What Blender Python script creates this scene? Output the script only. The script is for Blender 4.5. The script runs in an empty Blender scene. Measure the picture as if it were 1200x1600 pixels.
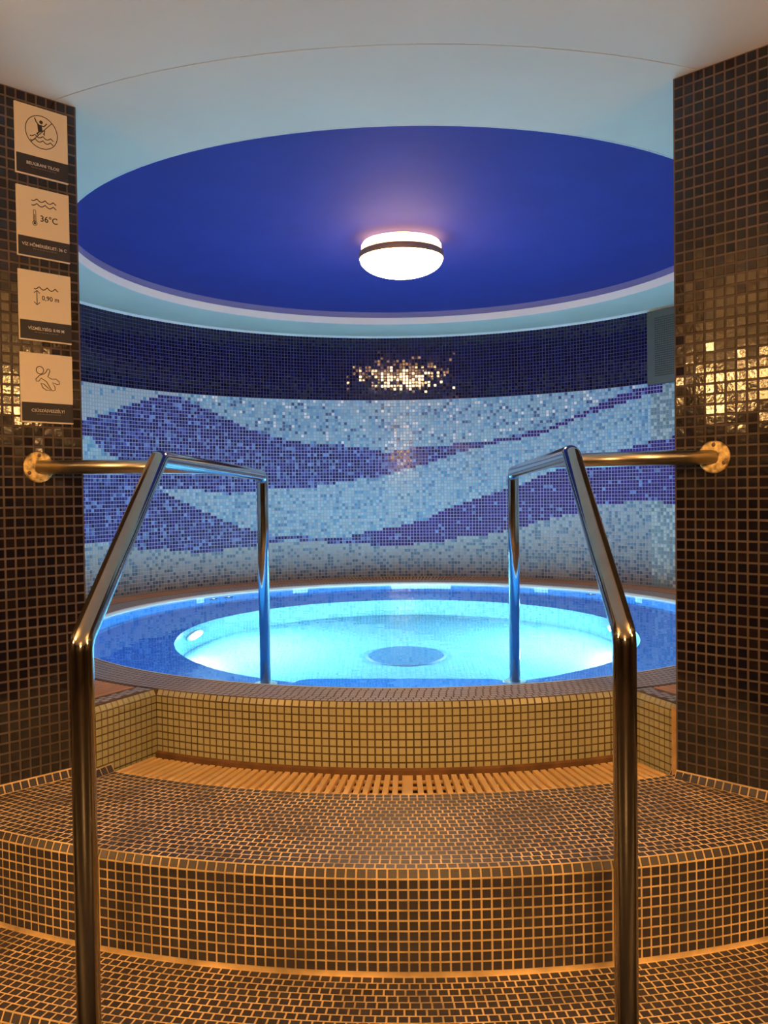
import bpy, math, random
import numpy as np
from mathutils import Matrix, Vector

random.seed(7); rng = np.random.default_rng(7)
scn = bpy.context.scene
COL = scn.collection

# ------------------------------------------------------------------ camera
F, PITCH, ROLL, EYE = 1329.17, -0.0229, 0.0129, 1.37
cam_d = bpy.data.cameras.new('camera'); cam = bpy.data.objects.new('camera', cam_d); COL.objects.link(cam)
cam_d.sensor_fit = 'VERTICAL'; cam_d.sensor_height = 32.0; cam_d.lens = F / 1600 * 32.0
cam_d.clip_start = 0.02
_fw = Vector((0, math.cos(PITCH), math.sin(PITCH))); _up = Vector((0, -math.sin(PITCH), math.cos(PITCH))); _rt = Vector((1, 0, 0))
_c, _s = math.cos(ROLL), math.sin(ROLL)
_X = _rt * _c - _up * _s; _Y = _rt * _s + _up * _c; _Z = -_fw
cam.matrix_world = Matrix(((_X.x, _Y.x, _Z.x, 0), (_X.y, _Y.y, _Z.y, 0), (_X.z, _Y.z, _Z.z, EYE), (0, 0, 0, 1)))
scn.camera = cam

# ------------------------------------------------------------------ world, exposure
w = bpy.data.worlds.new('world'); scn.world = w; w.use_nodes = True
w.node_tree.nodes['Background'].inputs[0].default_value = (0.5, 0.45, 0.4, 1)
w.node_tree.nodes['Background'].inputs[1].default_value = 0.0
vs = scn.view_settings
vs.view_transform = 'Standard'; vs.look = 'None'; vs.gamma = 1.0; vs.use_curve_mapping = False
vs.exposure = 0.0
scn.cycles.max_bounces = 8; scn.cycles.diffuse_bounces = 3; scn.cycles.glossy_bounces = 4
scn.cycles.transmission_bounces = 6; scn.cycles.sample_clamp_indirect = 10.0
scn.cycles.use_denoising = True
# lamp strengths (the lamps themselves are built further down)
POOL_LAMP, ROOM_LAMP, RECESS_LAMP = 2050.0, 46.0, 85.0
WARM = (1.0, 0.52, 0.17); WARM2 = (1.0, 0.60, 0.28)

# ------------------------------------------------------------------ measures
CX, CY = 0.106, 4.489            # axis of the round room
ZC, ZC2 = 2.578, 2.664           # ceiling, recess top
RB_, RJ, RW = 1.663, 2.166, 2.135
RP, RO, RG = 1.653, 1.860, 2.0625
ZR, ZW, ZB, ZA = 0.718, 0.703, 0.502, 0.255
RS2, RS1 = 2.556, 2.836          # front radius of upper and lower step
AL, AR = math.radians(-28.3), math.radians(21.7)   # sides of the entrance notch
P = 0.0241; T = 0.0213           # small mosaic: pitch and tile
PW, TW = 0.0302, 0.0266          # wall mosaic on the flanking walls
L0 = np.array([-0.942, 2.670, 0.0]); UL = np.array([-0.714, -0.700, 0.0]); NL = np.array([0.700, -0.714, 0.0])
R0 = np.array([0.869, 2.538, 0.0]); UR = np.array([0.714, -0.700, 0.0]); NR = np.array([-0.700, -0.714, 0.0])
UL /= np.linalg.norm(UL); NL /= np.linalg.norm(NL); UR /= np.linalg.norm(UR); NR /= np.linalg.norm(NR)
ZV = np.array([0.0, 0.0, 1.0])

def pol(a, R, z=0.0):
    return np.array([CX + R * math.sin(a), CY - R * math.cos(a), z])

def project(p):
    x, y, z = p[..., 0], p[..., 1], p[..., 2] - EYE
    cp, sp = math.cos(PITCH), math.sin(PITCH)
    fw = np.maximum(y * cp + z * sp, 1e-3); up = -y * sp + z * cp
    u = F * x / fw; v = -F * up / fw
    return 600 + u * _c + v * _s, 800 - u * _s + v * _c, fw

def ray(x, y):
    u0, v0 = x - 600, y - 800
    u = u0 * _c - v0 * _s; v = u0 * _s + v0 * _c
    d = np.array([u / F, 1.0, -v / F]); cp, sp = math.cos(PITCH), math.sin(PITCH)
    return np.array([d[0], d[1] * cp - d[2] * sp, d[1] * sp + d[2] * cp])

def wall_polar(x, y):
    """photo pixel -> (angle, height) on the round back wall"""
    d = ray(x, y); a = d[0] ** 2 + d[1] ** 2; b = -2 * (d[0] * CX + d[1] * CY); c = CX * CX + CY * CY - RW * RW
    t = (-b + math.sqrt(b * b - 4 * a * c)) / 2 / a
    q = d * t
    ang = math.atan2(q[0] - CX, -(q[1] - CY)) % (2 * math.pi)
    return ang, EYE + q[2]

# ------------------------------------------------------------------ helpers
def link(name, me, mat=None, parent=None, loc=None):
    o = bpy.data.objects.new(name, me); COL.objects.link(o)
    if mat is not None and me is not None and not me.materials: me.materials.append(mat)
    if loc is not None: o.location = loc
    if parent is not None:
        o.parent = parent
        o.matrix_parent_inverse = Matrix.Translation(-Vector(parent.location))
    return o

def tag(o, label=None, cat=None, group=None, kind=None):
    if label: o['label'] = label
    if cat: o['category'] = cat
    if group: o['group'] = group
    if kind: o['kind'] = kind
    return o

def thing(name, label, cat, loc=(0, 0, 0), group=None):
    o = bpy.data.objects.new(name, None); COL.objects.link(o); o.location = loc; o.empty_display_size = 0.1
    return tag(o, label, cat, group)

def mesh(name, v, f, smooth=False):
    me = bpy.data.meshes.new(name); me.from_pydata([tuple(map(float, q)) for q in v], [], [tuple(q) for q in f]); me.validate(); me.update()
    if smooth:
        for p in me.polygons: p.use_smooth = True
    return me

class MB:
    def __init__(s): s.v = []; s.f = []
    def add(s, v, f):
        n = len(s.v); s.v += [tuple(map(float, q)) for q in v]; s.f += [tuple(i + n for i in q) for q in f]
    def box(s, c, U, V, N, a, b, h0, h1):
        """box around c: half sizes a along U, b along V, from h0 to h1 along N"""
        c, U, V, N = map(np.asarray, (c, U, V, N)); q = []
        for h in (h0, h1):
            for su, sv in ((-1, -1), (1, -1), (1, 1), (-1, 1)): q.append(c + U * a * su + V * b * sv + N * h)
        s.add(q, [(3, 2, 1, 0), (4, 5, 6, 7), (0, 1, 5, 4), (1, 2, 6, 5), (2, 3, 7, 6), (3, 0, 4, 7)])
    def prism(s, poly, z0, z1):
        n = len(poly)
        s.add([(p[0], p[1], z0) for p in poly] + [(p[0], p[1], z1) for p in poly],
              [tuple(range(n - 1, -1, -1)), tuple(range(n, 2 * n))] + [(i, (i + 1) % n, n + (i + 1) % n, n + i) for i in range(n)])
    def tube(s, pts, r, seg=16, cap=True):
        pts = [Vector(p) for p in pts]; n = len(pts); rings = []
        t0 = (pts[1] - pts[0]).normalized(); ref = Vector((0, 0, 1)) if abs(t0.z) < 0.9 else Vector((1, 0, 0))
        u = t0.cross(ref).normalized()
        for i in range(n):
            t = (pts[min(i + 1, n - 1)] - pts[max(i - 1, 0)]).normalized()
            u = (u - t * u.dot(t)).normalized(); w_ = t.cross(u)
            rings.append([pts[i] + (u * math.cos(2 * math.pi * k / seg) + w_ * math.sin(2 * math.pi * k / seg)) * r for k in range(seg)])
        v = [q for rg in rings for q in rg]; f = []
        for i in range(n - 1):
            for k in range(seg): f.append((i * seg + k, i * seg + (k + 1) % seg, (i + 1) * seg + (k + 1) % seg, (i + 1) * seg + k))
        if cap: f.append(tuple(range(seg - 1, -1, -1))); f.append(tuple((n - 1) * seg + k for k in range(seg)))
        s.add(v, f)
    def sweep(s, prof, a0, a1, n, closed=True):
        """profile [(R,z)..] swept round the axis of the room"""
        full = abs(abs(a1 - a0) - 2 * math.pi) < 1e-6; m = len(prof); v = []; f = []
        for i in range(n if full else n + 1):
            a = a0 + (a1 - a0) * i / n
            v += [pol(a, R, z) for R, z in prof]
        cnt = n if full else n + 1
        for i in range(n):
            j = (i + 1) % cnt
            for k in range(m if closed else m - 1): f.append((i * m + k, j * m + k, j * m + (k + 1) % m, i * m + (k + 1) % m))
        if closed and not full: f.append(tuple(range(m))); f.append(tuple(n * m + k for k in range(m - 1, -1, -1)))
        s.add(v, f)
    def lathe(s, prof, c, axis_u, axis_v, axis_n, seg=48, cap=False):
        c, U, V, N = map(np.asarray, (c, axis_u, axis_v, axis_n)); v = []; f = []; m = len(prof)
        for i in range(seg):
            a = 2 * math.pi * i / seg
            for r, h in prof: v.append(c + (U * math.cos(a) + V * math.sin(a)) * r + N * h)
        for i in range(seg):
            j = (i + 1) % seg
            for k in range(m - 1): f.append((i * m + k, j * m + k, j * m + k + 1, i * m + k + 1))
        if cap: f.append(tuple(i * m for i in range(seg - 1, -1, -1))); f.append(tuple(i * m + m - 1 for i in range(seg)))
        s.add(v, f)
    def build(s, name, mat, parent=None, smooth=False, angle=None):
        me = mesh(name, s.v, s.f, smooth)
        if angle:
            for p in me.polygons: p.use_smooth = True
            me.set_sharp_from_angle(angle=math.radians(angle))
        return link(name, me, mat, parent)

def fix_normals(o):
    import bmesh
    bm = bmesh.new(); bm.from_mesh(o.data); bmesh.ops.recalc_face_normals(bm, faces=bm.faces); bm.to_mesh(o.data); bm.free(); return o

# ------------------------------------------------------------------ materials
def new_mat(name):
    m = bpy.data.materials.new(name); m.use_nodes = True
    return m, m.node_tree.nodes, m.node_tree.links, m.node_tree.nodes['Principled BSDF']

def mat_plain(name, col, rough=0.5, metal=0.0, noise=0.0, scale=20.0, bump=0.0, spec=0.5, bscale=None):
    m, N, L, b = new_mat(name)
    b.inputs['Base Color'].default_value = (*col, 1); b.inputs['Roughness'].default_value = rough
    b.inputs['Metallic'].default_value = metal; b.inputs['Specular IOR Level'].default_value = spec
    if noise or bump:
        tc = N.new('ShaderNodeTexCoord'); nz = N.new('ShaderNodeTexNoise'); nz.inputs['Scale'].default_value = scale; nz.inputs['Detail'].default_value = 5
        L.new(tc.outputs['Object'], nz.inputs['Vector'])
        if noise:
            r = N.new('ShaderNodeValToRGB'); e = r.color_ramp.elements
            e[0].position = 0.3; e[1].position = 0.7
            e[0].color = (*[c * (1 - noise) for c in col], 1); e[1].color = (*[min(1, c * (1 + noise)) for c in col], 1)
            L.new(nz.outputs['Fac'], r.inputs['Fac']); L.new(r.outputs['Color'], b.inputs['Base Color'])
        if bump:
            n2 = nz
            if bscale:
                n2 = N.new('ShaderNodeTexNoise'); n2.inputs['Scale'].default_value = bscale; L.new(tc.outputs['Object'], n2.inputs['Vector'])
            bp = N.new('ShaderNodeBump'); bp.inputs['Strength'].default_value = bump; bp.inputs['Distance'].default_value = 0.002
            L.new(n2.outputs['Fac'], bp.inputs['Height']); L.new(bp.outputs['Normal'], b.inputs['Normal'])
    return m

def mat_tile(name, cols, rough=0.15, bump=0.15, spec=0.5, coat=0.0):
    """glazed mosaic: one tone per tile, picked at random from cols"""
    m, N, L, b = new_mat(name)
    g = N.new('ShaderNodeNewGeometry'); oi = N.new('ShaderNodeObjectInfo')
    ad = N.new('ShaderNodeMath'); ad.operation = 'ADD'; fr = N.new('ShaderNodeMath'); fr.operation = 'FRACT'
    L.new(g.outputs['Random Per Island'], ad.inputs[0]); L.new(oi.outputs['Random'], ad.inputs[1]); L.new(ad.outputs[0], fr.inputs[0])
    r = N.new('ShaderNodeValToRGB'); r.color_ramp.interpolation = 'LINEAR'; e = r.color_ramp.elements
    while len(e) < len(cols): e.new(0.5)
    for i, c in enumerate(cols): e[i].position = i / max(1, len(cols) - 1); e[i].color = (*c, 1)
    L.new(fr.outputs[0], r.inputs['Fac']); L.new(r.outputs['Color'], b.inputs['Base Color'])
    b.inputs['Roughness'].default_value = rough; b.inputs['Specular IOR Level'].default_value = spec
    tc = N.new('ShaderNodeNewGeometry'); nz = N.new('ShaderNodeTexNoise'); nz.inputs['Scale'].default_value = 90
    L.new(tc.outputs['Position'], nz.inputs['Vector'])
    bp = N.new('ShaderNodeBump'); bp.inputs['Strength'].default_value = bump; bp.inputs['Distance'].default_value = 0.001
    L.new(nz.outputs['Fac'], bp.inputs['Height']); L.new(bp.outputs['Normal'], b.inputs['Normal'])
    return m

def mat_attr(name, rough=0.2, bump=0.12):
    m, N, L, b = new_mat(name)
    at = N.new('ShaderNodeAttribute'); at.attribute_name = 'Col'; L.new(at.outputs['Color'], b.inputs['Base Color'])
    b.inputs['Roughness'].default_value = rough
    g = N.new('ShaderNodeNewGeometry'); nz = N.new('ShaderNodeTexNoise'); nz.inputs['Scale'].default_value = 90
    L.new(g.outputs['Position'], nz.inputs['Vector'])
    bp = N.new('ShaderNodeBump'); bp.inputs['Strength'].default_value = bump; bp.inputs['Distance'].default_value = 0.001
    L.new(nz.outputs['Fac'], bp.inputs['Height']); L.new(bp.outputs['Normal'], b.inputs['Normal'])
    return m

def mat_emit(name, col, strength):
    m, N, L, b = new_mat(name)
    b.inputs['Base Color'].default_value = (0.8, 0.8, 0.78, 1); b.inputs['Roughness'].default_value = 0.25
    b.inputs['Emission Color'].default_value = (*col, 1); b.inputs['Emission Strength'].default_value = strength
    return m

def mat_wood(name, c0, c1, rough=0.5):
    m, N, L, b = new_mat(name)
    g = N.new('ShaderNodeNewGeometry'); oi = N.new('ShaderNodeObjectInfo'); nz = N.new('ShaderNodeTexNoise')
    nz.inputs['Scale'].default_value = 45; nz.inputs['Detail'].default_value = 6
    L.new(g.outputs['Position'], nz.inputs['Vector'])
    ad = N.new('ShaderNodeMath'); ad.operation = 'ADD'; L.new(g.outputs['Random Per Island'], ad.inputs[0]); L.new(oi.outputs['Random'], ad.inputs[1])
    fr = N.new('ShaderNodeMath'); fr.operation = 'FRACT'; L.new(ad.outputs[0], fr.inputs[0])
    mx = N.new('ShaderNodeMath'); mx.operation = 'MULTIPLY_ADD'; mx.inputs[1].default_value = 0.5; L.new(fr.outputs[0], mx.inputs[0])
    m2 = N.new('ShaderNodeMath'); m2.operation = 'MULTIPLY'; m2.inputs[1].default_value = 0.5; L.new(nz.outputs['Fac'], m2.inputs[0]); L.new(m2.outputs[0], mx.inputs[2])
    r = N.new('ShaderNodeValToRGB'); e = r.color_ramp.elements; e[0].color = (*c0, 1); e[1].color = (*c1, 1)
    L.new(mx.outputs[0], r.inputs['Fac']); L.new(r.outputs['Color'], b.inputs['Base Color']); b.inputs['Roughness'].default_value = rough
    return m

def mat_pool(name, col, col2, grout, rough=0.3):
    """pool lining: small mosaic laid out by UV metres"""
    m, N, L, b = new_mat(name)
    uv = N.new('ShaderNodeUVMap'); br = N.new('ShaderNodeTexBrick'); br.offset = 0.0; br.squash = 1.0
    for k, v_ in (('Scale', 1.0), ('Mortar Size', 0.0016), ('Mortar Smooth', 0.1), ('Brick Width', P), ('Row Height', P), ('Bias', 0.0)): br.inputs[k].default_value = v_
    br.inputs['Color1'].default_value = (*col, 1); br.inputs['Color2'].default_value = (*col2, 1); br.inputs['Mortar'].default_value = (*grout, 1)
    L.new(uv.outputs['UV'], br.inputs['Vector']); L.new(br.outputs['Color'], b.inputs['Base Color']); b.inputs['Roughness'].default_value = rough
    return m

M = {}
M['ceiling'] = mat_plain('ceiling_paint', (0.78, 0.71, 0.61), 0.7, noise=0.03, scale=3, bump=0.05, bscale=120)
M['blue'] = mat_plain('blue_paint', (0.022, 0.029, 0.215), 0.8, noise=0.06, scale=4, bump=0.05, bscale=90, spec=0.25)
M['lilac'] = mat_plain('lilac_paint', (0.16, 0.16, 0.36), 0.5)
M['white'] = mat_plain('white_paint', (0.75, 0.74, 0.73), 0.5)
M['seam'] = mat_plain('ceiling_seam', (0.16, 0.13, 0.11), 0.8)
M['wall_grout'] = mat_plain('wall_grout', (0.105, 0.08, 0.068), 0.85, noise=0.3, scale=9)
M['wall_tile'] = mat_tile('wall_tile_glaze', [(0.006, 0.005, 0.012), (0.012, 0.008, 0.014), (0.016, 0.010, 0.012)], rough=0.09, bump=0.25)
M['step_grout'] = mat_plain('step_grout', (0.66, 0.48, 0.25), 0.85, noise=0.42, scale=9)
M['step_tile'] = mat_tile('step_tile_glaze', [(0.042, 0.036, 0.048), (0.056, 0.048, 0.060), (0.048, 0.041, 0.046)], rough=0.38, bump=0.3)
M['rim_grout'] = mat_plain('rim_grout', (0.10, 0.065, 0.035), 0.85, noise=0.3, scale=12)
M['rim_tile'] = mat_tile('rim_tile_glaze', [(0.41, 0.40, 0.24), (0.46, 0.44, 0.26), (0.43, 0.42, 0.28)], rough=0.22, bump=0.2)
M['cope_tile'] = mat_tile('cope_tile_glaze', [(0.26, 0.24, 0.22), (0.32, 0.29, 0.26), (0.29, 0.27, 0.26)], rough=0.35, bump=0.25)
M['mosaic'] = mat_attr('mosaic_glaze', 0.16)
M['navy_grout'] = mat_plain('navy_grout', (0.045, 0.038, 0.085), 0.85)
M['light_grout'] = mat_plain('light_grout', (0.31, 0.33, 0.47), 0.85)
M['pool_floor'] = mat_pool('pool_floor_mosaic', (0.084, 0.235, 0.31), (0.075, 0.22, 0.30), (0.034, 0.14, 0.21))
M['pool_riser'] = mat_pool('pool_riser_mosaic', (0.10, 0.28, 0.36), (0.09, 0.26, 0.345), (0.038, 0.155, 0.235))
M['pool_seat'] = mat_pool('pool_seat_mosaic', (0.011, 0.125, 0.44), (0.015, 0.14, 0.48), (0.016, 0.11, 0.35))
M['pool_wall'] = mat_pool('pool_wall_mosaic', (0.018, 0.19, 0.58), (0.022, 0.21, 0.62), (0.024, 0.16, 0.46))
M['inlay'] = mat_pool('inlay_mosaic', (0.45, 0.72, 0.76), (0.42, 0.69, 0.74), (0.16, 0.36, 0.46))
M['lip'] = mat_plain('lip_tile', (0.55, 0.72, 0.78), 0.3)
M['drain'] = mat_plain('drain_blue', (0.012, 0.070, 0.15), 0.5)
M['chrome'] = mat_plain('chrome', (0.44, 0.41, 0.38), 0.10, 1.0, noise=0.06, scale=30)
M['steel'] = mat_plain('brushed_steel', (0.58, 0.55, 0.50), 0.28, 1.0)
M['rust'] = mat_plain('rusty_flange', (0.62, 0.42, 0.18), 0.45, 0.6, noise=0.75, scale=60)
M['screw'] = mat_plain('screw_metal', (0.20, 0.12, 0.07), 0.5, 0.7)
M['wood'] = mat_wood('grating_wood', (0.74, 0.46, 0.17), (0.92, 0.63, 0.28))
M['wood2'] = mat_wood('deck_wood', (0.36, 0.17, 0.07), (0.52, 0.27, 0.12))
M['channel'] = mat_plain('channel_concrete', (0.045, 0.020, 0.009), 0.8, noise=0.3, scale=20)
M['mortar'] = mat_plain('stained_mortar', (0.17, 0.080, 0.03), 0.8, noise=0.3, scale=20)
M['joint'] = mat_plain('orange_mortar', (0.50, 0.30, 0.12), 0.85, noise=0.2, scale=30)
M['plate'] = mat_plain('sign_plate', (0.66, 0.56, 0.43), 0.35)
M['ink'] = mat_plain('sign_ink', (0.009, 0.005, 0.009), 0.5)
M['sign_text'] = mat_plain('sign_lettering', (0.62, 0.55, 0.50), 0.5)
M['sign_text2'] = mat_plain('sign_small_print', (0.12, 0.09, 0.09), 0.5)
M['spk'] = mat_plain('speaker_paint', (0.060, 0.064, 0.058), 0.55)
M['black'] = mat_plain('slot_black', (0.01, 0.01, 0.01), 0.7)
M['lampmetal'] = mat_plain('lamp_metal', (0.62, 0.40, 0.20), 0.45, 0.4)
M['floor'] = mat_plain('floor_tile', (0.025, 0.018, 0.015), 0.4, noise=0.2, scale=30)
M['plaster'] = mat_plain('hall_tile', (0.022, 0.015, 0.012), 0.35, noise=0.2, scale=25)
M['glow_room'] = mat_emit('lamp_glass', WARM, ROOM_LAMP)
M['glow_rear'] = mat_emit('rear_lamp_glass', WARM, 235.0)
M['glow_sconce'] = mat_emit('wall_lamp_glass', WARM, 150.0)
M['glow_recess'] = mat_emit('lamp_glass_recess', WARM2, RECESS_LAMP)
M['glow_upper'] = mat_emit('lamp_upper_glass', (1.0, 0.47, 0.17), 13.0)
M['glow_hall_upper'] = mat_emit('hall_lamp_upper_glass', WARM, 105.0)
M['glow_pool'] = mat_emit('pool_lamp_glass', (0.56, 0.90, 0.97), POOL_LAMP)

def mat_water():
    m = bpy.data.materials.new('water'); m.use_nodes = True; N = m.node_tree.nodes; L = m.node_tree.links; N.clear()
    out = N.new('ShaderNodeOutputMaterial'); g = N.new('ShaderNodeBsdfGlass'); g.inputs['IOR'].default_value = 1.333; g.inputs['Roughness'].default_value = 0.0
    g.inputs['Color'].default_value = (0.97, 0.995, 1, 1)
    geo = N.new('ShaderNodeNewGeometry'); nz = N.new('ShaderNodeTexNoise'); nz.inputs['Scale'].default_value = 9; nz.inputs['Detail'].default_value = 1
    L.new(geo.outputs['Position'], nz.inputs['Vector'])
    bp = N.new('ShaderNodeBump'); bp.inputs['Strength'].default_value = 0.09; bp.inputs['Distance'].default_value = 0.01
    L.new(nz.outputs['Fac'], bp.inputs['Height']); L.new(bp.outputs['Normal'], g.inputs['Normal'])
    L.new(g.outputs[0], out.inputs['Surface']); return m
M['water'] = mat_water()

# ------------------------------------------------------------------ mosaic tiles
_tile_mesh = {}
def tile_mesh(a, b, h, mat):
    k = (round(a, 5), round(b, 5), round(h, 5), mat.name)
    if k not in _tile_mesh:
        e = min(a, b) * 0.07
        v = [(-a/2, -b/2, -0.002), (a/2, -b/2, -0.002), (a/2, b/2, -0.002), (-a/2, b/2, -0.002)]
        v += [(x * (1 - 2*e/a), y * (1 - 2*e/b), h) for x, y, _ in v]
        me = mesh('tile', v, [(4, 5, 6, 7), (0, 1, 5, 4), (1, 2, 6, 5), (2, 3, 7, 6), (3, 0, 4, 7)])
        me.materials.append(mat); _tile_mesh[k] = me
    return _tile_mesh[k]

class Tiles:
    """collects tiles: centre, two in-plane axes, sizes; splits them into single parts and one joined part"""
    def __init__(s): s.c = []; s.u = []; s.v = []; s.a = []; s.b = []; s.h = []
    def add(s, c, u, v, a, b, h=None): s.c.append(c); s.u.append(u); s.v.append(v); s.a.append(a); s.b.append(b); s.h.append(h)
    def arrays(s, tilt):
        c = np.array(s.c, float); u = np.array(s.u, float); v = np.array(s.v, float); n = np.cross(u, v)
        if tilt:
            e1 = rng.normal(0, tilt, len(c))[:, None]; e2 = rng.normal(0, tilt, len(c))[:, None]
            u, v = u + n * e1, v + n * e2
            u /= np.linalg.norm(u, axis=1)[:, None]; n = np.cross(u, v); n /= np.linalg.norm(n, axis=1)[:, None]; v = np.cross(n, u)
        return c, u, v, n, np.array(s.a, float), np.array(s.b, float)
    def make(s, parent, mat, h=0.0014, tilt=0.008, singles=300, hidden=None, colors=None, stuff='tiles'):
        c, u, v, n, a, b = s.arrays(tilt); hs = np.array([h if q is None else q for q in s.h])
        pick = np.zeros(len(c), bool)
        if singles:
            x, y, d = project(c); view = c - np.array([0, 0, EYE]); dist = np.linalg.norm(view, axis=1)
            facing = -(view * n).sum(1) / dist
            size = a * b * facing / dist ** 2
            ok = (x > 4) & (x < 1196) & (y > 4) & (y < 1596) & (facing > 0.02) & (c[:, 1] > 0.2)
            if hidden is not None: ok &= ~hidden(c)
            size = np.where(ok, size, -1); idx = np.argsort(-size)[:singles]; idx = idx[size[idx] > 0]; pick[idx] = True
            for i in idx:
                o = bpy.data.objects.new('tile', tile_mesh(a[i], b[i], hs[i], mat)); COL.objects.link(o)
                R = Matrix(((u[i, 0], v[i, 0], n[i, 0], c[i, 0]), (u[i, 1], v[i, 1], n[i, 1], c[i, 1]), (u[i, 2], v[i, 2], n[i, 2], c[i, 2]), (0, 0, 0, 1)))
                o.parent = parent; o.matrix_parent_inverse = Matrix.Translation(-Vector(parent.location)); o.matrix_basis = R
        k = ~pick
        c, u, v, n, a, b, hs = c[k], u[k], v[k], n[k], a[k], b[k], hs[k]; m = len(c)
        if m == 0: return
        A = (a / 2)[:, None]; B = (b / 2)[:, None]; e = np.minimum(A, B) * 0.14
        vs_ = []
        for (hh, ins) in ((-0.002, 0), (hs[:, None], 1)):
            for su, sv in ((-1, -1), (1, -1), (1, 1), (-1, 1)): vs_.append(c + u * (A - e * ins) * su + v * (B - e * ins) * sv + n * hh)
        V = np.stack(vs_, 1).reshape(-1, 3).astype(np.float32)
        fi = np.array([(4, 5, 6, 7), (0, 1, 5, 4), (1, 2, 6, 5), (2, 3, 7, 6), (3, 0, 4, 7)])
        Fi = (fi[None] + (np.arange(m) * 8)[:, None, None]).reshape(-1).astype(np.int32)
        me = bpy.data.meshes.new(stuff)
        me.vertices.add(len(V)); me.vertices.foreach_set('co', V.ravel())
        me.loops.add(len(Fi)); me.loops.foreach_set('vertex_index', Fi)
        me.polygons.add(m * 5); me.polygons.foreach_set('loop_start', np.arange(0, m * 20, 4, dtype=np.int32))
        me.update(calc_edges=True); me.validate(); me.shade_flat()
        if colors is not None:
            at = me.attributes.new('Col', 'FLOAT_COLOR', 'FACE')
            cc = np.repeat(np.concatenate([colors[k], np.ones((m, 1))], 1), 5, axis=0).astype(np.float32); at.data.foreach_set('color', cc.ravel())
        o = link(stuff, me, mat, parent); o['kind'] = 'stuff'
        return o

def cyl_tiles(ts, R, z0, z1, a0, a1, inward, p=P, t=T, keep=None, center_z=None):
    """tiles on an upright cylinder face"""
    n = max(1, int(round((a1 - a0) * R / p))); da = (a1 - a0) / n
    rows = int((z1 - z0) / p + 0.6)
    for j in range(rows):
        zt = z1 - j * p; hh = t
        if zt - p < z0: hh = max(0.004, zt - z0 - (p - t))
        zc = zt - (p - t) / 2 - hh / 2
        for i in range(n):
            a = a0 + (i + 0.5) * da; c = pol(a, R, zc)
            tang = np.array([math.cos(a), math.sin(a), 0.0])
            u = -tang if inward else tang
            if keep is None or keep(c): ts.add(c, u, ZV, t, hh)

def ring_tiles(ts, Rin, Rout, z, a0, a1, p=P, t=0.0224, keep=None, bond=True):
    """tiles lying flat in concentric rows"""
    rows = max(1, int(round((Rout - Rin) / p))); pr = (Rout - Rin) / rows
    for j in range(rows):
        R = Rin + (j + 0.5) * pr; n = int(round((a1 - a0) * R / p)); da = (a1 - a0) / n
        off = 0.5 * (j % 2) + rng.random() * 0.3 if bond else 0.0
        for i in range(n):
            a = a0 + (i + 0.5 + off) * da
            if a > a1 - da * 0.45 and a1 - a0 < 6.28: continue
            c = pol(a, R, z)
            if keep is None or keep(c): ts.add(c, np.array([math.cos(a), math.sin(a), 0.0]), np.array([-math.sin(a), math.cos(a), 0.0]), t, t + pr - p, 0.0004)

def chamfer_tiles(ts, Rtop, ztop, Rbot, zbot, a0, a1, p=P, t=T, keep=None):
    n = int(round((a1 - a0) * Rbot / p)); da = (a1 - a0) / n
    ln = math.hypot(Rtop - Rbot, ztop - zbot)
    for i in range(n):
        a = a0 + (i + 0.5) * da
        tp, bt = pol(a, Rtop, ztop), pol(a, Rbot, zbot); c = (tp + bt) / 2
        if keep is None or keep(c): ts.add(c, np.array([math.cos(a), math.sin(a), 0.0]), (tp - bt) / ln, t, ln - (p - t))

def in_hall(c, m=0.004):
    """in front of both flanking walls"""
    l = np.dot(c - L0, NL); r = np.dot(c - R0, NR)
    cl = np.dot(c - L0, UL) > -0.02; cr = np.dot(c - R0, UR) > -0.02
    if cl and l < m and c[0] < 0: return False
    if cr and r < m and c[0] > 0: return False
    return True

# ================================================================== STRUCTURE
def structure(o): o['kind'] = 'structure'; return o

X0, X1, YB = -3.6, 3.6, -2.6
LEND = L0 + UL * 1.9; REND = R0 + UR * 1.9
mb = MB(); mb.prism([(X0 - 0.1, YB - 0.1), (X1 + 0.1, YB - 0.1), (X1 + 0.1, 7.2), (X0 - 0.1, 7.2)], -0.60, -0.50)
structure(mb.build('floor_slab', M['channel']))
# hall floor runs up to the steps
mb = MB(); n = 40
arc = [pol(math.radians(-62) + math.radians(118) * i / n, RS1 - 0.10) for i in range(n + 1)]
mb.prism([(X0, YB), (X1, YB), (X1, arc[-1][1])] + [(p_[0], p_[1]) for p_ in reversed(arc)] + [(X0, arc[0][1])], -0.08, 0.0)
structure(fix_normals(mb.build('floor', M['floor'])))

# flanking walls of the entrance, tiled dark
def flank(name, c0, U, Nn, end, sx, angs):
    mb = MB()
    inner = [pol(math.radians(a), RW + 0.012)[:2] for a in angs]
    poly = [c0[:2], end[:2], (sx, end[1]), (sx, 3.6)] + [tuple(q) for q in inner]
    mb.prism(poly, 0.0, ZC)
    return structure(fix_normals(mb.build(name, M['wall_grout'])))
wall_left = flank('wall_left', L0, UL, NL, LEND, X0, (-75, -62, -50, -40, -33))
wall_right = flank('wall_right', R0, UR, NR, REND, X1, (68, 54, 42, 32, 25))
for name, poly in (('wall_hall_left', [(X0 - 0.1, YB), (X0, YB), (X0, LEND[1]), (X0 - 0.1, LEND[1])]),
                   ('wall_hall_right', [(X1, YB), (X1 + 0.1, YB), (X1 + 0.1, REND[1]), (X1, REND[1])]),
                   ('wall_hall_rear', [(X0 - 0.1, YB - 0.1), (X1 + 0.1, YB - 0.1), (X1 + 0.1, YB), (X0 - 0.1, YB)])):
    mb = MB(); mb.prism(poly, 0, ZC); structure(fix_normals(mb.build(name, M['plaster'])))

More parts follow.
